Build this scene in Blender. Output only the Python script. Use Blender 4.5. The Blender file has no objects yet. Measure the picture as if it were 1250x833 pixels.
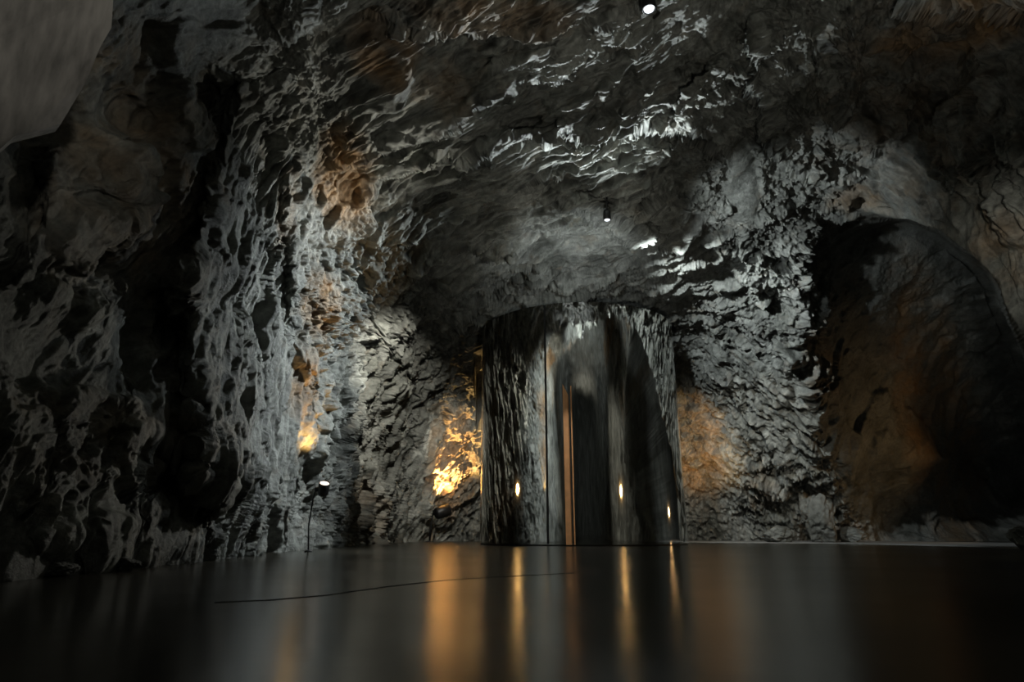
import bpy, bmesh, math, random
import numpy as np
from mathutils import Vector, Matrix

# ---------------------------------------------------------------- camera / world / key lights and added fills / exposure
C = bpy.context.scene.collection
scn = bpy.context.scene
W, H, F = 1250.0, 833.0, 779.0
CAMH = 0.20
PITCH = math.atan2(650 - H / 2, F)

cam_d = bpy.data.cameras.new('camera')
cam_d.sensor_width = 36.0
cam_d.lens = F / W * 36.0
cam_d.clip_start = 0.02
cam = bpy.data.objects.new('camera', cam_d)
C.objects.link(cam)
cam.location = (0, 0, CAMH)
cam.rotation_euler = (math.pi / 2 + PITCH, 0, 0)
scn.camera = cam

scn.view_settings.view_transform = 'Standard'
scn.view_settings.look = 'None'
scn.view_settings.gamma = 1.0
scn.view_settings.use_curve_mapping = False
scn.view_settings.exposure = 0.0

world = bpy.data.worlds.new('cave_ambient')
scn.world = world
world.use_nodes = True
world.node_tree.nodes['Background'].inputs[0].default_value = (0.5, 0.5, 0.42, 1)
world.node_tree.nodes['Background'].inputs[1].default_value = 0.0


def spot(name, loc, target, power, color, angle, radius=0.05, blend=0.6):
    d = bpy.data.lights.new(name, 'SPOT')
    d.energy = power
    d.color = color
    d.spot_size = math.radians(angle)
    d.spot_blend = blend
    d.shadow_soft_size = radius
    o = bpy.data.objects.new(name, d)
    C.objects.link(o)
    o.location = loc
    o.rotation_euler = (Vector(target) - Vector(loc)).to_track_quat('-Z', 'Y').to_euler()
    return o


def point(name, loc, power, color, radius=0.05):
    d = bpy.data.lights.new(name, 'POINT')
    d.energy = power
    d.color = color
    d.shadow_soft_size = radius
    o = bpy.data.objects.new(name, d)
    C.objects.link(o)
    o.location = loc
    return o


COLX_ = 1.235
COOL = (0.88, 0.96, 1.0)
NEUT = (1.0, 0.96, 0.86)
WARM = (1.0, 0.58, 0.20)
LAMP_FAR = (1.27, 7.8, 4.05)
LAMP_NEAR = (1.32, 4.75, 4.6)
spot('left_beam', (1.2, 7.7, 3.9), (-2.6, 7.2, 2.1), 1300, COOL, 75, 0.05, 0.9)
spot('left_high_beam', (0.3, 6.8, 2.2), (-1.9, 6.3, 4.2), 330, NEUT, 60, 0.05, 0.9)  # added spot without a fixture, lifts the dark upper left ledges
spot('left_back_beam', (-1.0, 7.4, 3.3), (-2.7, 12.5, 1.7), 800, NEUT, 52, 0.06, 0.9)  # added, no lamp there: grazes the far left wall
spot('right_beam', (1.4, 7.7, 3.9), (5.0, 11.0, 2.7), 1150, COOL, 68, 0.05, 0.8)
spot('right_high_beam', (1.3, 6.6, 3.2), (3.8, 8.0, 4.4), 420, COOL, 50, 0.05, 0.9)  # added light high on the right, no fixture
spot('roof_beam', (1.27, 7.6, 3.6), (1.0, 4.6, 4.9), 620, COOL, 108, 0.05, 0.8)
spot('vault_beam', (0.9, 7.1, 3.0), (0.9, 9.3, 4.75), 140, COOL, 72, 0.05, 0.9)  # grazing light added for the vault relief, unseen source
spot('vault_fill', (0.6, 4.2, 1.2), (0.9, 9.6, 4.6), 170, NEUT, 52, 0.1, 0.9)  # added fill under the vault, no lamp stands there
spot('roof_fill', (1.3, 1.5, 0.6), (1.3, 3.6, 4.8), 230, NEUT, 92, 0.3, 1.0)  # ambient fill added for the dark roof, no real source
spot('right_back_beam', (3.7, 8.8, 2.6), (4.7, 14.0, 1.0), 420, NEUT, 60, 0.06, 0.9)  # added to graze the wall right of the column, no fixture
spot('rear_left', (-0.5, 12.7, 2.3), (-2.2, 15.0, 1.4), 110, NEUT, 110, 0.05, 0.9)  # unseen fill added behind the column for the left back wall
spot('rear_right', (2.9, 12.7, 2.0), (4.4, 15.0, 1.2), 90, NEUT, 110, 0.05, 0.9)  # unseen counterpart, added behind the column for the right back wall
spot('strip_beam', (1.27, 7.8, 4.1), (0.95, 9.97, 1.0), 220, NEUT, 24, 0.05, 0.6)  # extra beam added at the far ceiling lamp to brighten the bronze strip
spot('near_right_beam', (1.4, 4.0, 3.9), (5.3, 4.0, 1.8), 500, NEUT, 65, 0.06, 0.9)  # added to brighten the out-of-frame right wall that the column mirrors
spot('near_left_rim', (-0.3, 7.2, 1.6), (-2.8, 3.0, 0.9), 100, NEUT, 48, 0.04, 0.9)  # rim light added along the near left ridges, no lamp there
spot('panel_beam', (1.5, -1.5, 2.4), (-2.25, 2.3, 2.6), 220, NEUT, 22, 0.1, 0.9)  # added behind the viewpoint to brighten the concrete panel
spot('arch_beam', (2.2, 2.0, 1.6), (5.7, 6.6, 3.0), 420, NEUT, 26, 0.1, 1.0)  # fill added for the arch lip, no fixture
spot('niche_light', (9.3, 11.8, 0.7), (6.8, 13.5, 1.5), 45, (1.0, 0.6, 0.25), 120, 0.1)
spot('bounce_up', (1.4, -2.5, 1.0), (1.4, -2.0, 5.0), 700, NEUT, 90, 0.3, 1.0)  # added upward fill, bounces off the roof behind the camera
spot('warm_right', (4.7, 6.0, 1.1), (COLX_, 10.2, 1.3), 26, WARM, 40, 0.11, 0.8)  # unseen warm lamp placed for its orange reflection in the column
spot('warm_left', (-2.2, 9.9, 1.0), (COLX_, 11.0, 1.0), 20, WARM, 40, 0.10, 0.8)  # fixtureless warm spot added to be mirrored in the column

# ---------------------------------------------------------------- pixel <-> direction helpers
cp, sp = math.cos(PITCH), math.sin(PITCH)


def raydir(px, py):
    u = (np.asarray(px, float) - W / 2) / F
    v = (np.asarray(py, float) - H / 2) / F
    return np.stack([u, cp + v * sp, sp - v * cp], -1)


def azel(px, py):
    d = raydir(px, py)
    return np.stack([np.arctan2(d[..., 0], d[..., 1]),
                     np.arctan2(d[..., 2], np.hypot(d[..., 0], d[..., 1]))], -1)


def at(px, py, t):
    d = raydir(px, py) * t
    return Vector((d[0], d[1], d[2] + CAMH))


def at_floor(px, py, z=0.0):
    d = raydir(px, py)
    t = (z - CAMH) / d[2]
    return Vector((d[0] * t, d[1] * t, z))


def sstep(x, a, b):
    t = np.clip((x - a) / (b - a), 0, 1)
    return t * t * (3 - 2 * t)


# ---------------------------------------------------------------- vectorised noise
def hash3(i, j, k, s):
    h = (i.astype(np.int64) * 73856093) ^ (j.astype(np.int64) * 19349663) ^ (k.astype(np.int64) * 83492791) ^ (s * 2654435761)
    h = (h & 0xffffffff).astype(np.uint32)
    h ^= h >> np.uint32(16)
    h = h * np.uint32(0x7feb352d)
    h ^= h >> np.uint32(15)
    h = h * np.uint32(0x846ca68b)
    h ^= h >> np.uint32(16)
    return h


def u01(h):
    return h.astype(np.float32) * np.float32(1 / 4294967296.0)


def vnoise(P, seed):
    """smooth value noise in -1..1"""
    Pf = np.floor(P)
    f = (P - Pf).astype(np.float32)
    I = Pf.astype(np.int64)
    f = f * f * f * (f * (f * 6 - 15) + 10)
    out = np.zeros(len(P), np.float32)
    for dx in (0, 1):
        wx = f[:, 0] if dx else 1 - f[:, 0]
        for dy in (0, 1):
            wy = f[:, 1] if dy else 1 - f[:, 1]
            for dz in (0, 1):
                wz = f[:, 2] if dz else 1 - f[:, 2]
                out += wx * wy * wz * u01(hash3(I[:, 0] + dx, I[:, 1] + dy, I[:, 2] + dz, seed))
    return out * 2 - 1


def fbm(P, seed, octv=4, gain=0.5, ridged=False):
    a, s, out = 1.0, 0.0, 0
    for o in range(octv):
        n = vnoise(P * (2.03 ** o) + 17.3 * o, seed + o * 7)
        if ridged:
            n = 1 - 2 * np.abs(n)
        out = out + a * n
        s += a
        a *= gain
    return out / s


def facet(P, seed, k=14.0, tilt=1.0, off=1.0):
    """blocky rock: every cell is its own tilted plane"""
    Pf = np.floor(P)
    I = Pf.astype(np.int64)
    f = (P - Pf).astype(np.float32)
    num = np.zeros(len(P), np.float32)
    den = np.full(len(P), 1e-12, np.float32)
    for dx in (-1, 0, 1):
        for dy in (-1, 0, 1):
            for dz in (-1, 0, 1):
                a, b, c = I[:, 0] + dx, I[:, 1] + dy, I[:, 2] + dz
                h1 = hash3(a, b, c, seed)
                h2 = hash3(a, b, c, seed + 101)
                jx = dx + (h1 & np.uint32(1023)).astype(np.float32) / 1023 - f[:, 0]
                jy = dy + ((h1 >> np.uint32(10)) & np.uint32(1023)).astype(np.float32) / 1023 - f[:, 1]
                jz = dz + ((h1 >> np.uint32(20)) & np.uint32(1023)).astype(np.float32) / 1023 - f[:, 2]
                d = np.sqrt(jx * jx + jy * jy + jz * jz)
                w = np.exp(-k * d)
                tx = (h2 & np.uint32(255)).astype(np.float32) / 127.5 - 1
                ty = ((h2 >> np.uint32(8)) & np.uint32(255)).astype(np.float32) / 127.5 - 1
                tz = ((h2 >> np.uint32(16)) & np.uint32(255)).astype(np.float32) / 127.5 - 1
                o = ((h2 >> np.uint32(24)) & np.uint32(255)).astype(np.float32) / 127.5 - 1
                num += w * (off * o - tilt * (jx * tx + jy * ty + jz * tz))
                den += w
    return num / den


def frame_coords(P, axis, stretch, across=1.0, second=None, s2=1.0):
    """coordinates in which rock is drawn out along axis"""
    a = np.array(axis, float); a /= np.linalg.norm(a)
    b = np.array(second if second is not None else (0.3, 0.2, 1.0), float)
    b -= a * b.dot(a); b /= np.linalg.norm(b)
    c = np.cross(a, b)
    return np.stack([P @ a / stretch, P @ b / s2, P @ c / across], -1)


# ---------------------------------------------------------------- base shape of the cave, seen from its middle
PLANES = [((-1, 0, 0.05), 2.6), ((1, 0, 0.15), 5.6), ((0, 0.1, 1), 4.9), ((0, -1, 0), 9.0), ((0, 1, 0), 15.0)]


def r_global(D):
    acc = np.zeros(len(D))
    for n, d in PLANES:
        n = np.array(n, float)
        c = np.maximum(D @ n, 1e-4) / d
        acc += c ** 6
    return acc ** (-1 / 6.0)


# px, py, distance factor t (multiplies the un-normalised pixel ray)
CTRL = [
    (-200, 700, 2.3), (-200, 400, 2.4), (-200, 0, 2.7), (0, 708, 2.75), (0, 560, 2.85), (0, 400, 3.1), (0, 200, 3.4), (0, 0, 3.4),
    (120, 698, 3.5), (120, 500, 3.7), (120, 300, 4.3), (120, 100, 4.2), (120, -60, 3.9),
    (250, 685, 4.65), (250, 550, 4.7), (250, 400, 5.0), (250, 250, 5.3), (250, 100, 5.4), (250, -50, 4.9),
    (310, 678, 5.7), (310, 500, 5.9), (310, 300, 6.1), (310, 150, 6.2),
    (370, 672, 7.4), (370, 550, 7.5), (370, 400, 7.7), (370, 250, 7.1), (370, 120, 6.4), (370, 0, 5.6),
    (430, 665, 10.3), (430, 550, 10.0), (430, 400, 9.3), (430, 280, 8.2),
    (500, 662, 13.6), (500, 550, 13.0), (500, 450, 12.0), (500, 350, 10.0), (500, 200, 7.8), (500, 50, 6.1),
    (570, 661, 15.0), (570, 560, 15.0), (570, 480, 14.0), (570, 400, 12.9), (600, 340, 10.8),
    (700, 661, 15.5), (700, 550, 15.5), (700, 460, 14.6), (700, 400, 12.8), (700, 372, 11.6), (700, 340, 10.6),
    (625, 300, 9.4), (625, 200, 7.9), (625, 100, 6.9), (625, 0, 5.9), (625, -150, 5.2),
    (800, 300, 9.7), (800, 200, 8.3), (800, 100, 7.2), (800, 0, 6.2),
    (840, 661, 15.3), (840, 560, 15.0), (840, 480, 14.2), (840, 400, 12.8), (840, 350, 11.2),
    (900, 661, 15.2), (900, 560, 14.0), (900, 450, 12.3), (900, 350, 10.6), (900, 200, 8.8), (900, 60, 6.9), (900, -80, 6.0),
    (960, 661, 15.0), (960, 560, 13.0), (960, 450, 11.4), (960, 350, 10.4), (960, 200, 8.7), (960, 100, 7.7),
    (1040, 661, 15.0), (1050, 240, 9.2), (1050, 120, 8.0), (1050, 0, 6.6),
    (1130, 260, 8.2), (1150, 120, 7.2), (1150, 0, 6.3), (1200, 300, 7.2), (1250, 400, 6.6), (1250, 200, 6.3), (1250, 0, 5.6),
    (1400, 500, 6.3), (1400, 650, 7.0), (1290, 600, 7.5), (1250, 668, 9.0), (1400, 200, 5.5),
]
CT = np.array(CTRL, float)
CD = raydir(CT[:, 0], CT[:, 1])
CR = np.linalg.norm(CD, axis=1)
CDn = CD / CR[:, None]
SIG = 0.17


def kern(A, B):
    d2 = ((A[:, None, :] - B[None, :, :]) ** 2).sum(-1)
    return np.exp(-np.sqrt(d2) / SIG)


KW = np.linalg.solve(kern(CDn, CDn) + 0.02 * np.eye(len(CT)), np.log(CT[:, 2] * CR / r_global(CDn)))

NICHE = [(1000, 268), (1060, 262), (1110, 270), (1150, 288), (1185, 318), (1215, 355), (1238, 400), (1256, 440), (1285, 500),
         (1300, 560), (1285, 620), (1262, 650), (1250, 672), (1240, 760), (1000, 760), (1022, 640), (1008, 590), (994, 530), (988, 470), (988, 400), (984, 330)]
NCT = np.array([(980, 300, 10.6), (980, 480, 12.2), (1010, 661, 14.6), (1060, 300, 11.3), (1130, 310, 11.6), (1160, 400, 13.5), (1230, 450, 15), (1200, 600, 16.5),
                (1100, 640, 15), (1090, 500, 13.8), (1040, 480, 12.9), (1155, 560, 13.9), (1156, 660, 14.6), (1175, 560, 17.5), (1250, 600, 18), (1300, 560, 17)], float)
_nd = raydir(NCT[:, 0], NCT[:, 1])
NR = np.linalg.norm(_nd, axis=1)
NDn = _nd / NR[:, None]


def kern2(A, B):
    return np.exp(-np.sqrt(((A[:, None, :] - B[None, :, :]) ** 2).sum(-1)) / 0.15)


NW = np.linalg.solve(kern2(NDn, NDn) + 0.02 * np.eye(len(NCT)), np.log(NCT[:, 2] * NR) - math.log(13.0))

PXR = 779.0


def poly_px(pts):
    return azel([p[0] for p in pts], [p[1] for p in pts]) * PXR


def seg_dist(Q, pts):
    """min distance, sign (+ = left of travel in az/el, i.e. above when travelling right), position along 0..1"""
    best = np.full(len(Q), 1e9); sgn = np.ones(len(Q)); along = np.zeros(len(Q))
    L = np.linalg.norm(np.diff(pts, axis=0), axis=1)
    cum = np.concatenate([[0], np.cumsum(L)])
    for i in range(len(pts) - 1):
        a, b = pts[i], pts[i + 1]
        ab = b - a
        t = np.clip(((Q - a) @ ab) / (ab @ ab), 0, 1)
        v = Q - a - t[:, None] * ab
        d = np.hypot(v[:, 0], v[:, 1])
        m = d < best
        best = np.where(m, d, best)
        cr = ab[0] * (Q[:, 1] - a[1]) - ab[1] * (Q[:, 0] - a[0])
        sgn = np.where(m, np.sign(cr), sgn)
        along = np.where(m, (cum[i] + t * L[i]) / cum[-1], along)
    return best, sgn, along


def inside(Q, pts):
    c = np.zeros(len(Q), bool)
    j = len(pts) - 1
    for i in range(len(pts)):
        xi, yi = pts[i]; xj, yj = pts[j]
        if yi != yj:
            c ^= ((yi > Q[:, 1]) != (yj > Q[:, 1])) & (Q[:, 0] < (xj - xi) * (Q[:, 1] - yi) / (yj - yi) + xi)
        j = i
    return c


# ledges: (points, depth in metres, fade in px, wobble px). Rock on the left of travel (above, when going right) stands out.
LEDGES = [
    ([(428, 29), (476, 27), (530, 40), (610, 48), (658, 48), (692, 36), (759, 22), (790, 14)], 0.16, 30, 6),
    ([(586, 96), (630, 77), (692, 80), (716, 58), (764, 48), (810, 38)], 0.14, 22, 7),
    ([(380, 214), (452, 192), (524, 158), (582, 130), (630, 108), (687, 94), (705, 104)], 0.22, 34, 6),
    ([(400, 160), (450, 150), (520, 118), (570, 112)], 0.10, 18, 7),
    ([(430, 240), (470, 215), (500, 200), (572, 194), (610, 182), (665, 170), (690, 158), (780, 166), (840, 160), (880, 175), (896, 230)], 0.42, 60, 8),
    ([(470, 300), (510, 288), (572, 269), (620, 240), (673, 221), (700, 226)], 0.20, 26, 6),
    ([(560, 288), (610, 314), (649, 322), (697, 341), (760, 352)], 0.10, 20, 5),
    ([(470, 345), (520, 318), (600, 300), (660, 290)], 0.08, 18, 6),
    ([(500, 400), (560, 380), (620, 350), (700, 352), (770, 340), (830, 350)], 0.10, 22, 6),
    ([(678, 158), (720, 140), (735, 150)], 0.12, 16, 4),
    ([(760, 255), (810, 235), (850, 240), (890, 262)], 0.14, 20, 6),
    ([(760, 305), (820, 300), (880, 320)], 0.10, 18, 6),
    # left wall edge that shades the near wall
    ([(245, 668), (232, 560), (238, 480), (232, 410), (195, 372), (240, 300), (262, 210), (285, 110), (300, 60)][::-1], 0.35, 110, 14),
    ([(267, 114), (296, 98), (319, 89), (347, 52), (400, 30)], 0.16, 30, 8),
    ([(200, 80), (225, 95), (240, 130), (245, 175)][::-1], 0.12, 20, 8),
    ([(60, 705), (100, 620), (130, 560), (150, 470), (170, 430)][::-1], 0.16, 30, 12),
    ([(5, 690), (40, 610), (65, 550), (70, 500)][::-1], 0.14, 24, 10),
    ([(140, 700), (165, 640), (150, 590), (180, 520)][::-1], 0.14, 24, 10),
    ([(0, 340), (30, 300), (45, 250), (40, 190), (60, 160)][::-1], 0.20, 30, 10),
    ([(100, 350), (130, 300), (170, 280), (200, 240)], 0.2, 40, 10),
    # inner vault left
    ([(345, 640), (372, 560), (380, 480), (350, 400), (345, 320), (335, 250), (350, 200)][::-1], 0.22, 60, 10),
    ([(470, 660), (480, 600), (500, 540), (505, 470), (470, 420), (440, 360)][::-1], 0.18, 60, 8),
    ([(395, 520), (420, 440), (450, 370), (430, 300)][::-1], 0.16, 40, 8),
    # right pillar crest
    ([(905, 15), (914, 50), (920, 100), (928, 154), (945, 192), (970, 212), (1005, 238)], 0.35, 40, 8),
    ([(944, 250), (958, 312), (975, 380), (984, 430), (984, 470), (990, 510), (1003, 560), (1014, 605), (1024, 650)][::-1], -0.0, 60, 8),
    ([(880, 262), (905, 300), (915, 360), (935, 420), (950, 470)], 0.18, 30, 8),
    ([(820, 360), (870, 380), (890, 430), (910, 520), (930, 600), (925, 655)], -0.12, 40, 8),
    ([(980, 20), (990, 70), (1000, 130), (1030, 150)], 0.2, 30, 8),
    ([(1090, 8), (1140, 14), (1176, 14), (1224, 26), (1260, 38)], 0.45, 50, 5),
    ([(1130, 200), (1190, 205), (1225, 190), (1260, 195)], 0.3, 40, 8),
]
# slabs and hollows: cx, cy, rx, ry, angle (deg, + = anticlockwise on the picture), metres (+ stands out), edge softness
BLOBS = [
    (768, 128, 15, 36, -8, 0.12, 0.8), (735, 124, 10, 28, -15, 0.10, 0.8),
    (745, 262, 72, 11, -27, 0.24, 0.4), (855, 112, 56, 15, 38, 0.28, 0.4),
    (905, 222, 24, 52, 6, 0.10, 0.7), (560, 325, 40, 22, 10, 0.10, 0.5),
    (1060, 165, 45, 30, 0, 0.25, 0.8), (1030, 215, 22, 16, 0, 0.12, 0.6),
    (205, 405, 34, 60, 0, -0.25, 0.6), (250, 110, 18, 26, 20, -0.25, 0.5), (170, 145, 22, 14, 0, -0.12, 0.5),
    (410, 560, 20, 46, -35, -0.25, 0.5), (440, 500, 28, 40, -35, 0.15, 0.5), (150, 200, 60, 50, 0, 0.22, 0.8),
    (120, 280, 60, 40, 0, 0.2, 0.8), (60, 430, 60, 60, 0, -0.2, 0.8), (175, 580, 40, 50, 0, -0.3, 0.7),
    (640, 140, 50, 22, 15, -0.12, 0.6), (520, 240, 60, 22, 15, -0.15, 0.7), (680, 275, 30, 18, -30, 0.1, 0.5),
    (255, 330, 50, 40, 40, 0.18, 0.7), (340, 250, 16, 50, -5, 0.12, 0.5), (795, 12, 12, 10, 0, -0.15, 0.5),
    (1150, 90, 60, 40, 40, -0.35, 0.7), (1200, 130, 40, 20, 60, 0.2, 0.6), (985, 100, 30, 60, 10, 0.15, 0.7),
    (1045, 60, 40, 40, 0, -0.2, 0.8),
]

COLX, COLY, COLR, COLH = 1.235, 11.75, 1.80, 3.86


def inner_mask(Q):
    pts = poly_px(NICHE)
    d, s, al = seg_dist(Q, np.vstack([pts, pts[:1]]))
    ins = inside(Q, pts)
    sd = np.where(ins, d, -d)
    # crisp on the arch (upper right), soft on the left flank
    right = sstep(Q[:, 0], poly_px([(1000, 300)])[0, 0], poly_px([(1110, 300)])[0, 0])
    w = 46 * (1 - right) + 3.0 * right
    return sstep(sd, -w * 0.3, w * 1.0), sd


def base_surface(D, detail):
    """D unit directions. returns distance r and region data"""
    n = len(D)
    r = np.empty(n)
    for s in range(0, n, 60000):
        e = min(n, s + 60000)
        d = D[s:e]
        res = kern(d, CDn) @ KW
        r[s:e] = r_global(d) * np.exp(res)
    AE = np.stack([np.arctan2(D[:, 0], D[:, 1]), np.arctan2(D[:, 2], np.hypot(D[:, 0], D[:, 1]))], -1)
    Q = AE * PXR
    near = np.zeros(n); nm = np.zeros(n); sdn = np.full(n, 1e9)
    if detail:
        Pw = D * r[:, None]
        wob1 = fbm(Pw * 2.2, 31, 4, 0.6)
        wob2 = fbm(Pw * 2.2 + 50, 37, 4, 0.6)
        Qw = Q + np.stack([wob1, wob2], -1) * 14.0
        add = np.zeros(n)
        for pts, amp, fade, wob in LEDGES:
            if amp == 0:
                continue
            pp = poly_px(pts)
            lo = pp.min(0) - fade * 4; hi = pp.max(0) + fade * 4
            m = np.where(((Q > lo) & (Q < hi)).all(1))[0]
            if len(m) == 0:
                continue
            q = Q[m] + (Qw[m] - Q[m]) * (wob / 10.0)
            d, s, al = seg_dist(q, pp)
            sd = d * s
            endf = sstep(al, 0.0, 0.10) * (1 - sstep(al, 0.90, 1.0))
            endd = endf
            wd = 12.0 if pp[:, 0].mean() < -0.2 * PXR else 3.5
            prof = np.where(sd > 0, np.exp(-sd / fade), 0.0) * sstep(sd, -1.0, wd) * endd
            prof -= 0.15 * np.where(sd <= 0, np.exp(sd / (fade * 0.6)), 0.0) * endd
            add[m] -= amp * prof
            near[m] = np.maximum(near[m], np.exp(-d / (fade * 0.45)) * endd)
        for cx, cy, rx, ry, ang, amp, soft in BLOBS:
            c = poly_px([(cx, cy)])[0]
            R = max(rx, ry) * 1.8
            m = np.where((np.abs(Q - c) < R).all(1))[0]
            if len(m) == 0:
                continue
            q = Q[m] + (Qw[m] - Q[m]) * 0.5 - c
            a = math.radians(ang)
            x = q[:, 0] * math.cos(a) + q[:, 1] * math.sin(a)
            y = -q[:, 0] * math.sin(a) + q[:, 1] * math.cos(a)
            k = np.hypot(x / rx, y / ry)
            add[m] -= amp * (1 - sstep(k, 1 - soft, 1.05))
        f, sdn = inner_mask(Q + np.stack([fbm(D * 7, 51, 2), fbm(D * 7 + 9, 52, 2)], -1) * 9)
        m = f > 0
        ri = np.exp(math.log(13.0) + kern2(D[m], NDn) @ NW)
        r2 = r + add
        # outside rock bends round into the niche mouth
        r2[m] = r2[m] * (1 - f[m]) + ri * f[m]
        r = r2
        nm = f
    return r, Q, nm, near, sdn


REG = [  # region centres px -> axis index weights handled below
]


LN = 0.0
SDN = 1e9


def shell(az0, az1, naz, el0, el1, nel, detail=True, seed=0):
    az = np.linspace(az0, az1, naz); el = np.linspace(el0, el1, nel)
    A, E = np.meshgrid(az, el)           # rows = elevation
    D = np.stack([np.sin(A) * np.cos(E), np.cos(A) * np.cos(E), np.sin(E)], -1).reshape(-1, 3)
    r, Q, nm, LN, SDN = base_surface(D, detail)
    P = D * r[:, None]
    # smooth normal of a blurred base
    G = P.reshape(nel, naz, 3)
    st = max(1, int(round(0.012 / (az[1] - az[0]))))
    def sh(G, k, ax):
        return np.take(G, np.clip(np.arange(G.shape[ax]) + k, 0, G.shape[ax] - 1), axis=ax)
    du = sh(G, st, 1) - sh(G, -st, 1)
    dv = sh(G, st, 0) - sh(G, -st, 0)
    N = np.cross(dv, du).reshape(-1, 3)
    N /= np.linalg.norm(N, axis=1)[:, None] + 1e-9
    flip = np.sign((N * D).sum(1)); N *= -np.where(flip == 0, 1, flip)[:, None]   # towards the hollow
    N = N * 0.75 - D * 0.35
    N /= np.linalg.norm(N, axis=1)[:, None]

    Pw = P + np.stack([fbm(P * 1.3, 3, 3), fbm(P * 1.3 + 9, 5, 3), fbm(P * 1.3 + 21, 9, 3)], -1) * 0.22
    px = Q[:, 0] / PXR; py = Q[:, 1] / PXR
    # region weights
    a_l = -0.44; wall = 1 - sstep(px, -0.42, -0.27)             # left walls
    nearleft = 1 - sstep(px, -0.52, -0.42)
    backl = sstep(px, -0.36, -0.24) * (1 - sstep(px, 0.25, 0.35)) * (1 - sstep(py, 0.20, 0.30))
    ceil_ = np.clip(sstep(py, 0.22, 0.34) * sstep(px, -0.40, -0.28) * (1 - sstep(px, 0.28, 0.42)), 0, 1)
    right = sstep(px, 0.24, 0.34)
    midleft = np.clip(wall - nearleft, 0, 1)
    # far-away parts get larger relief
    dist = np.linalg.norm(P, axis=1)
    S = np.clip(dist / 8.0, 0.45, 1.5)

    smooth = 1 - nm * 0.82
    edge = sstep(Q[:, 0], poly_px([(1020, 300)])[0, 0], poly_px([(1090, 300)])[0, 0]) * np.exp(-np.abs(SDN) / 22.0)
    smooth = smooth * (1 - 0.97 * edge)
    bx = poly_px([(905, 222)])[0]
    k = np.hypot((Q[:, 0] - bx[0]) / 22, (Q[:, 1] - bx[1]) / 50)
    smooth = smooth * (0.10 + 0.90 * sstep(k, 0.8, 1.1))
    patch = np.clip(sstep(fbm(P * 0.9 + 3, 207, 4), -0.25, 0.3) + LN, 0, 1.3)      # some faces split clean, others crumbled
    disp = 0.16 * fbm(P * 0.55, 77, 3)
    disp += 0.11 * (1 - 0.9 * edge) * facet(Pw * np.array([1.25, 1.25, 1.0]), 11, 40.0, 1.6, 0.5)
    # (weight, axis, across vector, aspect of the cells, base patchiness, gains)
    regs = [(midleft, (0.05, 0.30, 1.0), None, 1.6, 0.75, (0.080, 0.060, 0.036)),
            (backl, (0.45, 0.38, 1.0), None, 1.25, 0.6, (0.080, 0.055, 0.030)),
            (ceil_, (1.0, -0.50, 0.10), (0, 0.3, 1), 1.6, 0.4, (0.100, 0.070, 0.042)),
            (right, (-0.40, 0.1, 1.0), None, 0.9, 0.4, (0.085, 0.055, 0.032)),
            (nearleft, (0.15, 0.6, 1.0), None, 0.7, 0.25, (0.090, 0.050, 0.018))]
    ws = sum(g[0] for g in regs) + 1e-4
    Pm = P + (Pw - P) * 0.32
    grain = np.zeros(len(P))
    for ri_, (w, axs, sec, asp, pb, g) in enumerate(regs):
        w = w / ws
        m = np.where(w > 0.01)[0]
        if len(m) == 0:
            continue
        pm = Pm[m]; sm = (w * smooth * S)[m]
        pt = pb + (1 - pb) * patch[m]
        sd_ = 21 + ri_ * 20
        for lvl, (L_, a_) in enumerate(((0.85 * asp, 0.27), (0.42 * asp, 0.105), (0.20 * asp, 0.045))):
            cc = frame_coords(pm + lvl * 3.7, axs, max(L_, a_), a_, sec, a_ * 1.15)
            disp[m] += sm * g[lvl] * (pt if lvl else 1.0) * facet(cc, sd_ + lvl, 26 if lvl else 36, 1.5, 0.8)
        cc = frame_coords(pm, axs, 0.16 * max(asp, 0.5), 0.03, sec, 0.035)
        fb = fbm(cc, sd_ + 9, 2, 0.6, True)
        disp[m] += sm * 0.018 * pt * fb
        grain[m] += w[m] * (0.6 * fb + 0.7 * fbm(frame_coords(pm, axs, 0.5, 0.12, sec, 0.12), sd_ + 14, 3, 0.6)) * (0.35 + 0.65 * pt) * (1 - 0.8 * nm[m])
    P = P + N * disp[:, None]
    # nothing hangs into the column
    h = np.hypot(P[:, 0] - COLX, P[:, 1] - COLY)
    zl = COLH + 0.05 - CAMH - np.maximum(0, h - COLR - 0.2) * 0.30
    P[:, 2] = np.where((h < COLR + 2.8) & (P[:, 2] > 2.3) & (np.abs(P[:, 0] - COLX) < COLR + 0.25), np.maximum(P[:, 2], zl), P[:, 2])
    P[:, 2] += CAMH

    # rust / ochre of the stone, plus warm lamplight painted in as ochre
    st_ = np.zeros(len(P))
    for cx, cy, rx, ry, v in STAIN_GLOW:
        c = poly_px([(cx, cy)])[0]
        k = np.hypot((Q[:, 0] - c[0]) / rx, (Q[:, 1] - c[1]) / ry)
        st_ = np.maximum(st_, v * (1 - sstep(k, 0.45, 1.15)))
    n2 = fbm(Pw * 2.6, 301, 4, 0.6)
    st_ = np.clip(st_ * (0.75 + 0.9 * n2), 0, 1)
    return P, np.stack([st_, grain], -1), nm, Q


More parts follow.
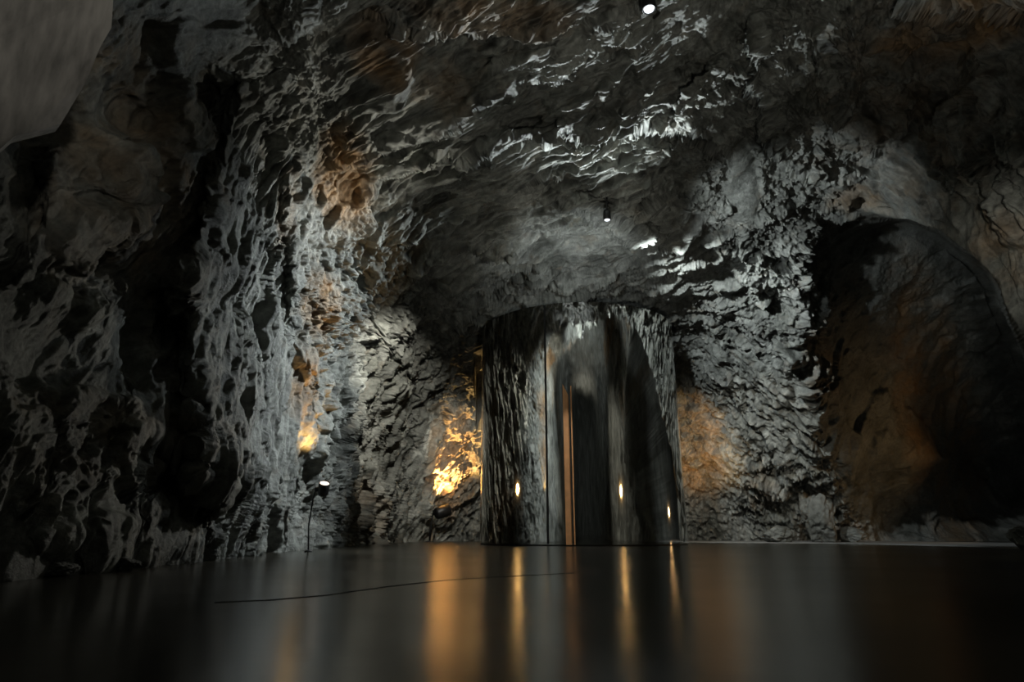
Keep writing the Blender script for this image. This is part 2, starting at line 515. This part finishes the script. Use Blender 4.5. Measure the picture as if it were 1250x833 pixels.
STAIN_GLOW = [
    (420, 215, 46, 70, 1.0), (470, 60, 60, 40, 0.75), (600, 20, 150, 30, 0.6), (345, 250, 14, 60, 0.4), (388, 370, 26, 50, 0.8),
    (372, 470, 20, 55, 0.8), (550, 560, 40, 80, 0.7), (850, 550, 40, 80, 0.6), (545, 110, 60, 40, 0.3), (440, 620, 30, 40, 0.35),  # spots above the warm lamps paint their glow into the rock
    (1190, 20, 120, 40, 0.9), (1110, 130, 120, 130, 0.25), (1140, 500, 40, 170, 0.9), (1225, 300, 30, 50, 0.45), (1050, 240, 40, 20, 0.4),  # tall niche spot paints in the niche's warm light
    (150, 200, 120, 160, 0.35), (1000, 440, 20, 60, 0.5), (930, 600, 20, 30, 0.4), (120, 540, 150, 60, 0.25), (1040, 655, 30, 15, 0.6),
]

# ---------------------------------------------------------------- materials
def mat(name):
    m = bpy.data.materials.new(name)
    m.use_nodes = True
    nt = m.node_tree
    return m, nt, nt.nodes['Principled BSDF']


def rock_material(name, dark, light, rust, stain_glow_gain=1.0, rough=0.55):
    m, nt, b = mat(name)
    N = nt.nodes; L = nt.links
    geo = N.new('ShaderNodeNewGeometry')
    n1 = N.new('ShaderNodeTexNoise'); n1.inputs['Scale'].default_value = 1.6; n1.inputs['Detail'].default_value = 8; n1.inputs['Roughness'].default_value = 0.65
    n2 = N.new('ShaderNodeTexNoise'); n2.inputs['Scale'].default_value = 14; n2.inputs['Detail'].default_value = 6; n2.inputs['Roughness'].default_value = 0.7
    L.new(geo.outputs['Position'], n1.inputs['Vector']); L.new(geo.outputs['Position'], n2.inputs['Vector'])
    r1 = N.new('ShaderNodeValToRGB')
    r1.color_ramp.elements[0].position = 0.32; r1.color_ramp.elements[0].color = (*dark, 1)
    r1.color_ramp.elements[1].position = 0.68; r1.color_ramp.elements[1].color = (*light, 1)
    L.new(n1.outputs['Fac'], r1.inputs['Fac'])
    r2 = N.new('ShaderNodeValToRGB')
    r2.color_ramp.elements[0].position = 0.3; r2.color_ramp.elements[0].color = (0.55, 0.55, 0.55, 1)
    r2.color_ramp.elements[1].position = 0.7; r2.color_ramp.elements[1].color = (1.25, 1.25, 1.25, 1)
    L.new(n2.outputs['Fac'], r2.inputs['Fac'])
    mul = N.new('ShaderNodeMixRGB'); mul.blend_type = 'MULTIPLY'; mul.inputs['Fac'].default_value = 1
    L.new(r1.outputs['Color'], mul.inputs['Color1']); L.new(r2.outputs['Color'], mul.inputs['Color2'])
    ga = N.new('ShaderNodeAttribute'); ga.attribute_name = 'grain'
    gm = N.new('ShaderNodeMapRange'); gm.inputs['From Min'].default_value = -0.5; gm.inputs['From Max'].default_value = 0.6
    gm.inputs['To Min'].default_value = 0.35; gm.inputs['To Max'].default_value = 1.9
    L.new(ga.outputs['Fac'], gm.inputs['Value'])
    gx = N.new('ShaderNodeVectorMath'); gx.operation = 'SCALE'
    at_ = N.new('ShaderNodeAttribute'); at_.attribute_name = 'stain_glow'
    n3 = N.new('ShaderNodeTexNoise'); n3.inputs['Scale'].default_value = 5; n3.inputs['Detail'].default_value = 5
    L.new(geo.outputs['Position'], n3.inputs['Vector'])
    ma = N.new('ShaderNodeMath'); ma.operation = 'MULTIPLY_ADD'
    L.new(at_.outputs['Fac'], ma.inputs[0]); ma.inputs[1].default_value = stain_glow_gain
    sub = N.new('ShaderNodeMath'); sub.operation = 'MULTIPLY_ADD'; sub.inputs[1].default_value = 0.9; sub.inputs[2].default_value = -0.5
    L.new(n3.outputs['Fac'], sub.inputs[0]); L.new(sub.outputs[0], ma.inputs[2]); ma.use_clamp = True
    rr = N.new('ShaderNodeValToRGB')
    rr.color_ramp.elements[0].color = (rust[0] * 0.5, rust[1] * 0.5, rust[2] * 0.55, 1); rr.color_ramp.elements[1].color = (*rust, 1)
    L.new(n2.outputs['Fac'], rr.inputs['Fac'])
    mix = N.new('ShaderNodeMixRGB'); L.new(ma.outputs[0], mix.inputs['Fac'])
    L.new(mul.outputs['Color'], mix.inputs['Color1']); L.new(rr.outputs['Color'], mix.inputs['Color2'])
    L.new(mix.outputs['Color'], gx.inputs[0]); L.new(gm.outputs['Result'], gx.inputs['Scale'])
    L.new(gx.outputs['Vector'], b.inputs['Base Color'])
    b.inputs['Roughness'].default_value = rough
    b.inputs['Specular IOR Level'].default_value = 0.5
    # grain
    n4 = N.new('ShaderNodeTexNoise'); n4.inputs['Scale'].default_value = 26; n4.inputs['Detail'].default_value = 7; n4.inputs['Roughness'].default_value = 0.72
    L.new(geo.outputs['Position'], n4.inputs['Vector'])
    bp = N.new('ShaderNodeBump'); bp.inputs['Strength'].default_value = 0.9; bp.inputs['Distance'].default_value = 0.03
    L.new(n4.outputs['Fac'], bp.inputs['Height']); L.new(bp.outputs['Normal'], b.inputs['Normal'])
    return m


ROCK = rock_material('schist_rock', (0.060, 0.063, 0.052), (0.19, 0.195, 0.175), (0.24, 0.145, 0.062))


def simple(name, col, rough=0.5, metal=0.0, noise=0.0, scale=20, bump=0.0):
    m, nt, b = mat(name)
    N = nt.nodes; L = nt.links
    b.inputs['Roughness'].default_value = rough
    b.inputs['Metallic'].default_value = metal
    n = N.new('ShaderNodeTexNoise'); n.inputs['Scale'].default_value = scale; n.inputs['Detail'].default_value = 5
    tc = N.new('ShaderNodeTexCoord'); L.new(tc.outputs['Object'], n.inputs['Vector'])
    r = N.new('ShaderNodeValToRGB')
    r.color_ramp.elements[0].color = tuple(c * (1 - noise) for c in col) + (1,)
    r.color_ramp.elements[1].color = tuple(min(1, c * (1 + noise)) for c in col) + (1,)
    r.color_ramp.elements[0].position = 0.3; r.color_ramp.elements[1].position = 0.7
    L.new(n.outputs['Fac'], r.inputs['Fac']); L.new(r.outputs['Color'], b.inputs['Base Color'])
    if bump:
        bp = N.new('ShaderNodeBump'); bp.inputs['Distance'].default_value = bump
        L.new(n.outputs['Fac'], bp.inputs['Height']); L.new(bp.outputs['Normal'], b.inputs['Normal'])
    return m


# ---------------------------------------------------------------- mesh helpers
def mesh_np(name, V, Fq, material, stain_glow=None, smooth=True):
    me = bpy.data.meshes.new(name)
    me.vertices.add(len(V)); me.vertices.foreach_set('co', V.astype(np.float32).ravel())
    me.loops.add(Fq.size); me.loops.foreach_set('vertex_index', Fq.astype(np.int32).ravel())
    me.polygons.add(len(Fq)); me.polygons.foreach_set('loop_start', np.arange(0, Fq.size, 4, dtype=np.int32))
    me.polygons.foreach_set('use_smooth', np.full(len(Fq), smooth))
    me.update(calc_edges=True)
    if stain_glow is not None:
        for k_, nm_ in enumerate(('stain_glow', 'grain')):
            a = me.attributes.new(nm_, 'FLOAT', 'POINT'); a.data.foreach_set('value', np.ascontiguousarray(stain_glow[:, k_]).astype(np.float32))
    me.materials.append(material)
    o = bpy.data.objects.new(name, me); C.objects.link(o)
    return o


def grid_faces(nr, nc):
    i = np.arange(nr - 1)[:, None] * nc + np.arange(nc - 1)[None, :]
    return np.stack([i, i + nc, i + nc + 1, i + 1], -1).reshape(-1, 4)


def submesh(name, V, Fq, mask, material, stain_glow):
    f = Fq[mask]
    if len(f) == 0:
        return None
    u, inv = np.unique(f, return_inverse=True)
    o = mesh_np(name, V[u], inv.reshape(f.shape), material, stain_glow[u])
    return o


def join(objs, name):
    """merge numpy meshes that form one wall"""
    bm = bmesh.new()
    for o in objs:
        bm.from_mesh(o.data)
    keep = objs[0]
    bm.to_mesh(keep.data); bm.free()
    for o in objs[1:]:
        d = o.data; bpy.data.objects.remove(o); bpy.data.meshes.remove(d)
    keep.name = name; keep.data.name = name
    return keep


def obj(name, bm, material, parent=None, smooth=False, bevel=0):
    me = bpy.data.meshes.new(name)
    bmesh.ops.recalc_face_normals(bm, faces=bm.faces[:])
    bm.to_mesh(me); bm.free()
    if smooth:
        for p in me.polygons:
            p.use_smooth = True
    me.materials.append(material)
    o = bpy.data.objects.new(name, me); C.objects.link(o)
    if parent:
        o.parent = parent
    return o


def thing(name, label, cat, loc=(0, 0, 0), rot=(0, 0, 0), group=None):
    o = bpy.data.objects.new(name, None); C.objects.link(o)
    o.location = loc; o.rotation_euler = rot
    o['label'] = label; o['category'] = cat
    if group:
        o['group'] = group
    return o


def tag(o, label, cat, group=None):
    o['label'] = label; o['category'] = cat
    if group:
        o['group'] = group
    return o


def lathe(profile, n=48, closed=False):
    bm = bmesh.new()
    rings = []
    for r, z in profile:
        if r < 1e-6:
            rings.append([bm.verts.new((0, 0, z))])
        else:
            rings.append([bm.verts.new((r * math.cos(2 * math.pi * i / n), r * math.sin(2 * math.pi * i / n), z)) for i in range(n)])
    for a, b in zip(rings, rings[1:]):
        for i in range(n):
            j = (i + 1) % n
            if len(a) == 1:
                bm.faces.new((a[0], b[j], b[i]))
            elif len(b) == 1:
                bm.faces.new((a[i], a[j], b[0]))
            else:
                bm.faces.new((a[i], a[j], b[j], b[i]))
    return bm


def tube(points, rad, n=8):
    bm = bmesh.new()
    pts = [Vector(p) for p in points]
    rings = []
    for i, p in enumerate(pts):
        t = (pts[min(i + 1, len(pts) - 1)] - pts[max(i - 1, 0)]).normalized()
        q = t.to_track_quat('Z', 'Y')
        rings.append([bm.verts.new(p + q @ Vector((rad * math.cos(2 * math.pi * k / n), rad * math.sin(2 * math.pi * k / n), 0))) for k in range(n)])
    for a, b in zip(rings, rings[1:]):
        for k in range(n):
            bm.faces.new((a[k], a[(k + 1) % n], b[(k + 1) % n], b[k]))
    bm.faces.new(rings[0][::-1]); bm.faces.new(rings[-1])
    return bm


def box(cx, cy, cz, sx, sy, sz, bevel=0.0, bm=None):
    bm = bm or bmesh.new()
    r = bmesh.ops.create_cube(bm, size=1.0)
    for v in r['verts']:
        v.co = Vector((cx + v.co.x * sx, cy + v.co.y * sy, cz + v.co.z * sz))
    if bevel:
        bmesh.ops.bevel(bm, geom=list({e for v in r['verts'] for e in v.link_edges}), offset=bevel, segments=2, affect='EDGES')
    return bm


# ---------------------------------------------------------------- the rock shell
R = math.radians
AZ = R(46)
V, st_, nm, Q = shell(-AZ, AZ, 1560, R(-6), R(52), 1020)
Fq = grid_faces(1020, 1560)
cq = Q[Fq[:, 0]] / PXR
ax, ey = cq[:, 0], cq[:, 1]
is_ceil = (ey > 0.37 + 0.12 * np.maximum(0, -ax - 0.3)) | ((ey > 0.30) & (np.abs(ax - 0.08) < 0.22))
is_left = ~is_ceil & (ax < -0.22)
is_right = ~is_ceil & (ax > 0.27)
is_back = ~(is_ceil | is_left | is_right)
parts = {'ceiling': [submesh('ceiling', V, Fq, is_ceil, ROCK, st_)],
         'wall_left': [submesh('wall_left', V, Fq, is_left, ROCK, st_)],
         'wall_right': [submesh('wall_right', V, Fq, is_right, ROCK, st_)],
         'wall_back': [submesh('wall_back', V, Fq, is_back, ROCK, st_)]}
# beside and behind the viewpoint
V2, st2, nm2, Q2 = shell(AZ, 2 * math.pi - AZ, 900, R(-6), R(52), 260, detail=False)
F2 = grid_faces(260, 900)
a2 = Q2[F2[:, 0]][:, 0]
A2 = np.linspace(AZ, 2 * math.pi - AZ, 900)[F2[:, 0] % 900]
E2 = Q2[F2[:, 0]][:, 1] / PXR
c2 = E2 > 0.42
r2 = ~c2 & (A2 < R(150)); l2 = ~c2 & (A2 > R(210)); f2 = ~(c2 | r2 | l2)
parts['ceiling'].append(submesh('ceiling', V2, F2, c2, ROCK, st2))
parts['wall_right'].append(submesh('wall_right', V2, F2, r2, ROCK, st2))
parts['wall_left'].append(submesh('wall_left', V2, F2, l2, ROCK, st2))
wf = submesh('wall_front', V2, F2, f2, ROCK, st2); wf['kind'] = 'structure'
V3, st3, nm3, Q3 = shell(-math.pi, math.pi, 420, R(51.8), R(90), 90, detail=False)
parts['ceiling'].append(mesh_np('ceiling', V3, grid_faces(90, 420), ROCK, st3))
for k, v in parts.items():
    o = join([x for x in v if x], k) if len([x for x in v if x]) > 1 else v[0]
    o.name = k
    o['kind'] = 'structure'

# ---------------------------------------------------------------- floor
def floor_material():
    m, nt, b = mat('polished_dark_floor')
    N = nt.nodes; L = nt.links
    geo = N.new('ShaderNodeNewGeometry')
    n = N.new('ShaderNodeTexNoise'); n.inputs['Scale'].default_value = 0.8; n.inputs['Detail'].default_value = 7
    L.new(geo.outputs['Position'], n.inputs['Vector'])
    r = N.new('ShaderNodeValToRGB')
    r.color_ramp.elements[0].position = 0.35; r.color_ramp.elements[0].color = (0.024, 0.022, 0.016, 1)
    r.color_ramp.elements[1].position = 0.7; r.color_ramp.elements[1].color = (0.050, 0.046, 0.035, 1)
    L.new(n.outputs['Fac'], r.inputs['Fac']); L.new(r.outputs['Color'], b.inputs['Base Color'])
    r2 = N.new('ShaderNodeMapRange'); r2.inputs['From Min'].default_value = 0.35; r2.inputs['From Max'].default_value = 0.7
    r2.inputs['To Min'].default_value = 0.17; r2.inputs['To Max'].default_value = 0.26
    L.new(n.outputs['Fac'], r2.inputs['Value']); L.new(r2.outputs['Result'], b.inputs['Roughness'])
    w = N.new('ShaderNodeTexNoise'); w.inputs['Scale'].default_value = 2.2; w.inputs['Detail'].default_value = 6
    L.new(geo.outputs['Position'], w.inputs['Vector'])
    bp = N.new('ShaderNodeBump'); bp.inputs['Strength'].default_value = 0.35; bp.inputs['Distance'].default_value = 0.01
    L.new(w.outputs['Fac'], bp.inputs['Height']); L.new(bp.outputs['Normal'], b.inputs['Normal'])
    b.inputs['Specular IOR Level'].default_value = 0.5
    return m


FLOORM = floor_material()
bm = box(3, 4, -0.1, 22, 30, 0.2)
fl = obj('floor', bm, FLOORM); fl['kind'] = 'structure'

JOINT = simple('joint_filler', (0.006, 0.006, 0.005), 0.7)
bm = bmesh.new()
pts = [at_floor(x, y) for x, y in ((262, 736), (330, 733), (400, 727), (470, 717), (540, 709), (620, 704), (700, 700))]
prev = None
for i, p in enumerate(pts):
    t = (pts[min(i + 1, len(pts) - 1)] - pts[max(i - 1, 0)]).normalized()
    nrm = Vector((-t.y, t.x, 0)) * 0.006
    cur = [bm.verts.new(p + nrm + Vector((0, 0, z))) for z in (0.0015, -0.01)] + [bm.verts.new(p - nrm + Vector((0, 0, z))) for z in (-0.01, 0.0015)]
    if prev:
        for k in range(4):
            bm.faces.new((prev[k], prev[(k + 1) % 4], cur[(k + 1) % 4], cur[k]))
    prev = cur
j = obj('trim_1', bm, JOINT); j['kind'] = 'structure'

# pale kerb where the polished floor ends, in front of the side passage
KERB = simple('pale_kerb', (0.20, 0.20, 0.19), 0.45, noise=0.3, scale=3)
bm = bmesh.new()
top = [(560, 661.2), (840, 660.6), (1000, 660.5), (1100, 661), (1180, 662), (1262, 663.5), (1330, 665)]
bot = [(560, 662.0), (840, 662.2), (1000, 663), (1100, 665), (1180, 667), (1262, 670), (1330, 673)]
ta = [bm.verts.new(at_floor(*p, z=0.008)) for p in top[1:]]
ba = [bm.verts.new(at_floor(*p, z=0.008)) for p in bot[1:]]
for i in range(len(ta) - 1):
    bm.faces.new((ba[i], ba[i + 1], ta[i + 1], ta[i]))
r = bmesh.ops.extrude_face_region(bm, geom=bm.faces[:])
for v in [g for g in r['geom'] if isinstance(g, bmesh.types.BMVert)]:
    v.co.z -= 0.02
k = obj('trim_2', bm, KERB); k['kind'] = 'structure'

# ---------------------------------------------------------------- concrete panel, top left
CONC = simple('board_marked_concrete', (0.20, 0.19, 0.175), 0.8, noise=0.6, scale=2.5, bump=0.02)
def panel():
    nt = CONC.node_tree; N = nt.nodes; L = nt.links
    w = N.new('ShaderNodeTexNoise'); w.inputs['Scale'].default_value = 3; w.inputs['Detail'].default_value = 6
    mp = N.new('ShaderNodeMapping'); mp.inputs['Scale'].default_value = (9, 9, 0.7)
    tc = N.new('ShaderNodeTexCoord'); L.new(tc.outputs['Object'], mp.inputs['Vector']); L.new(mp.outputs['Vector'], w.inputs['Vector'])
    old = [n for n in N if n.type == 'TEX_NOISE' and n != w][0]
    mx = N.new('ShaderNodeMath'); mx.operation = 'AVERAGE' if False else 'ADD'
    h = N.new('ShaderNodeMath'); h.operation = 'MULTIPLY'; h.inputs[1].default_value = 0.5
    L.new(old.outputs['Fac'], mx.inputs[0]); L.new(w.outputs['Fac'], mx.inputs[1]); L.new(mx.outputs[0], h.inputs[0])
    ramp = [n for n in N if n.type == 'VALTORGB'][0]
    L.new(h.outputs[0], ramp.inputs['Fac'])
    outline = [(-260, -200, 2.35), (-260, 150, 2.35), (-60, 190, 2.6), (0, 182, 2.72), (18, 166, 2.8), (74, 152, 2.95), (105, 100, 3.0), (122, 58, 3.03), (136, 34, 3.06), (139, -10, 3.06), (150, -200, 3.0)]
    bm = bmesh.new()
    front = [bm.verts.new(at(*p)) for p in outline]
    back = [bm.verts.new(at(p[0], p[1], p[2]) + Vector((-0.10, 0.10, 0.03))) for p in outline]
    bm.faces.new(front); bm.faces.new(back[::-1])
    n = len(front)
    for i in range(n):
        bm.faces.new((front[i], back[i], back[(i + 1) % n], front[(i + 1) % n]))
    o = obj('trim_3', bm, CONC); o['kind'] = 'structure'
panel()

# ---------------------------------------------------------------- the mirror column
def mirror_material():
    m, nt, b = mat('polished_steel')
    N = nt.nodes; L = nt.links
    b.inputs['Base Color'].default_value = (0.80, 0.80, 0.77, 1)
    b.inputs['Metallic'].default_value = 1.0
    b.inputs['Roughness'].default_value = 0.05
    return m


STEEL = mirror_material()
BRONZE = simple('brushed_bronze', (0.75, 0.40, 0.19), 0.45, 0.1, 0.12, 8)
BLACK = simple('black_metal', (0.012, 0.012, 0.012), 0.4, 0.3, 0.2)
col = thing('mirror_column', 'huge mirror-polished steel column standing under the rock vault, reflecting the cave', 'column', (COLX, COLY, 0))
n = 180
a0 = math.atan2(-COLY, -COLX)
bm = lathe([(COLR, 0.02), (COLR, COLH)], n)
bmesh.ops.recalc_face_normals(bm, faces=bm.faces[:])
for zz in (0.02, COLH):
    bm.faces.new([bm.verts.new((COLR * math.cos(2 * math.pi * i / n), COLR * math.sin(2 * math.pi * i / n), zz)) for i in range(n)])
body = obj('column_body', bm, STEEL, col)
for p in body.data.polygons:
    p.use_smooth = abs(p.normal.z) < 0.5
bm = lathe([(COLR - 0.06, 0.0), (COLR - 0.012, 0.0), (COLR - 0.012, 0.0195), (COLR - 0.06, 0.0195), (COLR - 0.06, 0.0)], n)
obj('shadow_gap', bm, BLACK, col)


def col_angle(px):
    """angle on the column surface seen at picture column px"""
    d = raydir(px, 560); d = np.array([d[0], d[1]]); d /= np.linalg.norm(d)
    c = np.array([COLX, COLY]); b_ = d @ c; disc = b_ * b_ - (c @ c - COLR ** 2)
    p = d * (b_ - math.sqrt(max(disc, 0)))
    return math.atan2(p[1] - COLY, p[0] - COLX)


def col_strip(name, px, w, z0, z1, thick, material, top_slant=0.0, lift=0.0):
    a = col_angle(px); da = w / COLR / 2
    bm = bmesh.new()
    vs = []
    for aa, dz in ((a - da, top_slant), (a + da, 0)):
        for rr in (COLR + lift, COLR + lift + thick):
            for z in (z0, z1 + dz):
                vs.append(bm.verts.new((rr * math.cos(aa), rr * math.sin(aa), z)))
    for f in ((0, 1, 3, 2), (4, 6, 7, 5), (0, 2, 6, 4), (1, 5, 7, 3), (0, 4, 5, 1), (2, 3, 7, 6)):
        bm.faces.new([vs[i] for i in f])
    return obj(name, bm, material, col)


s = col_strip('panel_joint', 667.5, 0.035, 0.03, COLH - 0.01, 0.001, BLACK)
# tall bronze strip off the steel, standing in for a reflection
dp = col_strip('bronze_strip', 692.5, 0.075, 0.02, 2.30, 0.05, BRONZE, 0.16, 0.03)
dp['label'] = 'tall bronze strip standing in for a reflection'
for z in (0.35, 1.2, 2.1):
    q = col_strip('strip_bracket', 692.5, 0.03, z, z + 0.05, 0.032, BLACK)
    q.parent = dp
e = col_strip('thin_bronze_line', 699, 0.02, 0.02, 2.44, 0.012, BRONZE)  # thin bronze line standing in for a narrow highlight

# ---------------------------------------------------------------- lamps
LENSW = simple('frosted_lens', (0.9, 0.9, 0.85), 0.3)
def emissive(name, col_, s):
    m, nt, b = mat(name)
    b.inputs['Emission Color'].default_value = (*col_, 1); b.inputs['Emission Strength'].default_value = s
    b.inputs['Base Color'].default_value = (0.3, 0.3, 0.3, 1)
    return m
GLOWW = emissive('warm_lens', (1.0, 0.80, 0.62), 1.6)
GLOWC = emissive('cool_lens', (0.9, 0.95, 1.0), 1.5)


def uplight(base, head, aim, size, label, power, cone, color, axis=None):
    """stake + cable + can head on a pivot"""
    t = thing('spotlight', label, 'spotlight', base)
    hv = Vector(head) - Vector(base)
    d = (Vector(aim) - Vector(head)).normalized()
    q = (Vector(axis) if axis else d).to_track_quat('Z', 'Y')
    r = size / 2
    pr = [(0, -size * 0.62), (r * 0.72, -size * 0.62), (r * 0.95, -size * 0.5), (r, -size * 0.2), (r, size * 0.60), (r * 0.9, size * 0.62), (r * 0.86, size * 0.50), (0, size * 0.50)]
    bm = lathe(pr, 32)
    bmesh.ops.transform(bm, matrix=Matrix.Translation(hv) @ q.to_matrix().to_4x4(), verts=bm.verts[:])
    hd = obj('lamp_head', bm, BLACK, t, True)
    bm = lathe([(0, size * 0.515), (r * 0.82, size * 0.515), (r * 0.82, size * 0.53), (0, size * 0.545)], 32)
    bmesh.ops.transform(bm, matrix=Matrix.Translation(hv) @ q.to_matrix().to_4x4(), verts=bm.verts[:])
    obj('lens', bm, GLOWW, hd, True)
    jx = hv + Vector((-size * 0.75, 0, -size * 0.10))
    bm = tube([hv + Vector((-r * 0.7, 0, 0)), jx], size * 0.22, 12)
    obj('pivot', bm, BLACK, t, True)
    bm = tube([jx, (jx.x - 0.02, jx.y, jx.z * 0.75), (jx.x * 0.6 - 0.03, jx.y * 0.6, hv.z * 0.4), (0, 0, 0.0)], size * 0.07, 8)
    obj('stem', bm, BLACK, t, True)
    bm = lathe([(0, 0), (size * 0.35, 0), (size * 0.35, 0.012), (size * 0.1, 0.02), (0, 0.02)], 20)
    obj('base_plate', bm, BLACK, t, True)
    L = spot('spotlight_beam', tuple(Vector(head) + d * size * 0.7), aim, power, color, cone, 0.04, 0.7)
    return t


h1 = at(395, 597, 6.9)
uplight((h1.x - 0.12, h1.y + 0.05, 0), h1, tuple(at(378, 440, 7.8)), 0.12,
        'small dark spotlight glowing at its rim, low against the left rock wall', 110, 60, WARM, (0.25, -0.55, 0.9))
h2 = at(540, 625, 14.0)
uplight((h2.x - 0.27, h2.y + 0.1, 0), h2, tuple(at(556, 520, 15.0)), 0.27,
        'round-headed black spotlight on a thin stem beside the mirror column', 800, 95, WARM, (0.75, 0.4, 0.25))
spot('behind_column_beam', (3.3, 13.2, 0.4), tuple(at(850, 540, 14.8)), 190, WARM, 66, 0.05, 0.7)


def ceiling_lamp(loc, size, label):
    t = thing('ceiling_spotlight', label, 'spotlight', loc)
    r = size / 2
    bm = lathe([(0, 0.10), (r * 0.9, 0.10), (r, 0.08), (r, -0.03), (r * 0.85, -0.035), (r * 0.80, -0.02), (0, -0.02)], 32)
    obj('lamp_housing', bm, BLACK, t, True)
    bm = lathe([(0, -0.024), (r * 0.76, -0.024), (r * 0.7, -0.035), (0, -0.045)], 32)
    obj('lens', bm, GLOWC, t, True)
    bm = tube([(0, 0, 0.09), (0.01, 0, 0.35)], 0.012, 8)
    obj('mounting_stem', bm, BLACK, t, True)
    return t


ceiling_lamp(tuple(at(741, 266, 8.35)), 0.10, 'tiny ceiling spotlight under the pale slab of rock in the middle of the vault')
ceiling_lamp(tuple(at(792, 8, 5.9)), 0.13, 'small round ceiling spotlight at the top edge of the cave roof')


# ---------------------------------------------------------------- loose stones at the foot of the walls
def stone(px, py, t, w, h, d, seed, label, group=None):
    rng = np.random.default_rng(seed)
    bm = bmesh.new()
    bmesh.ops.create_icosphere(bm, subdivisions=5, radius=1.0)
    co = np.array([v.co[:] for v in bm.verts])
    planes = rng.normal(size=(16, 3)); planes /= np.linalg.norm(planes, axis=1)[:, None]
    dd = rng.uniform(0.62, 0.95, 16)
    dots = co @ planes.T
    rr = np.min(np.where(dots > 0.05, dd / np.maximum(dots, 0.05), 9), axis=1)
    rr = np.minimum(rr, 1.1)
    P = co * rr[:, None]
    P += co * (0.10 * fbm(co * 2 + seed, seed, 4) + 0.10 * facet(co * 2.5 + seed, seed, 26, 1.5, 0.6) + 0.04 * facet(co * 7 + seed, seed + 5, 26, 1.5, 0.6))[:, None]
    P *= np.array([w / 2, d / 2, h / 2])
    for v, c in zip(bm.verts, P):
        v.co = Vector(c)
    g = at_floor(px, py) if t is None else at(px, py, t)
    zmin = P[:, 2].min()
    o = obj('rock', bm, ROCK, None, True)
    o.location = (g.x, g.y, -zmin - 0.01)
    o.rotation_euler = (0, 0, rng.uniform(-0.4, 0.4))
    tag(o, label, 'rock', group)
    return o


stone(1003, 663.0, None, 0.75, 0.95, 0.6, 3, 'pale grey jagged rock standing at the foot of the right pillar, tallest there')
stone(1036, 662.6, None, 0.62, 0.30, 0.5, 5, 'low ochre-grey rock lying just right of the tall rock by the right pillar')
stone(947, 663.0, None, 0.60, 0.35, 0.5, 7, 'small grey rock at the foot of the wall between column and right pillar')
stone(1249, 671, None, 0.24, 0.30, 0.25, 9, 'small pale rock at the right edge of the picture on the kerb')
stone(153, 698, None, 0.16, 0.07, 0.12, 11, 'small flat rock at the foot of the left wall, right of the other one')
stone(70, 704, None, 0.22, 0.08, 0.14, 13, 'small flat rock at the foot of the left wall, nearest to the picture corner')
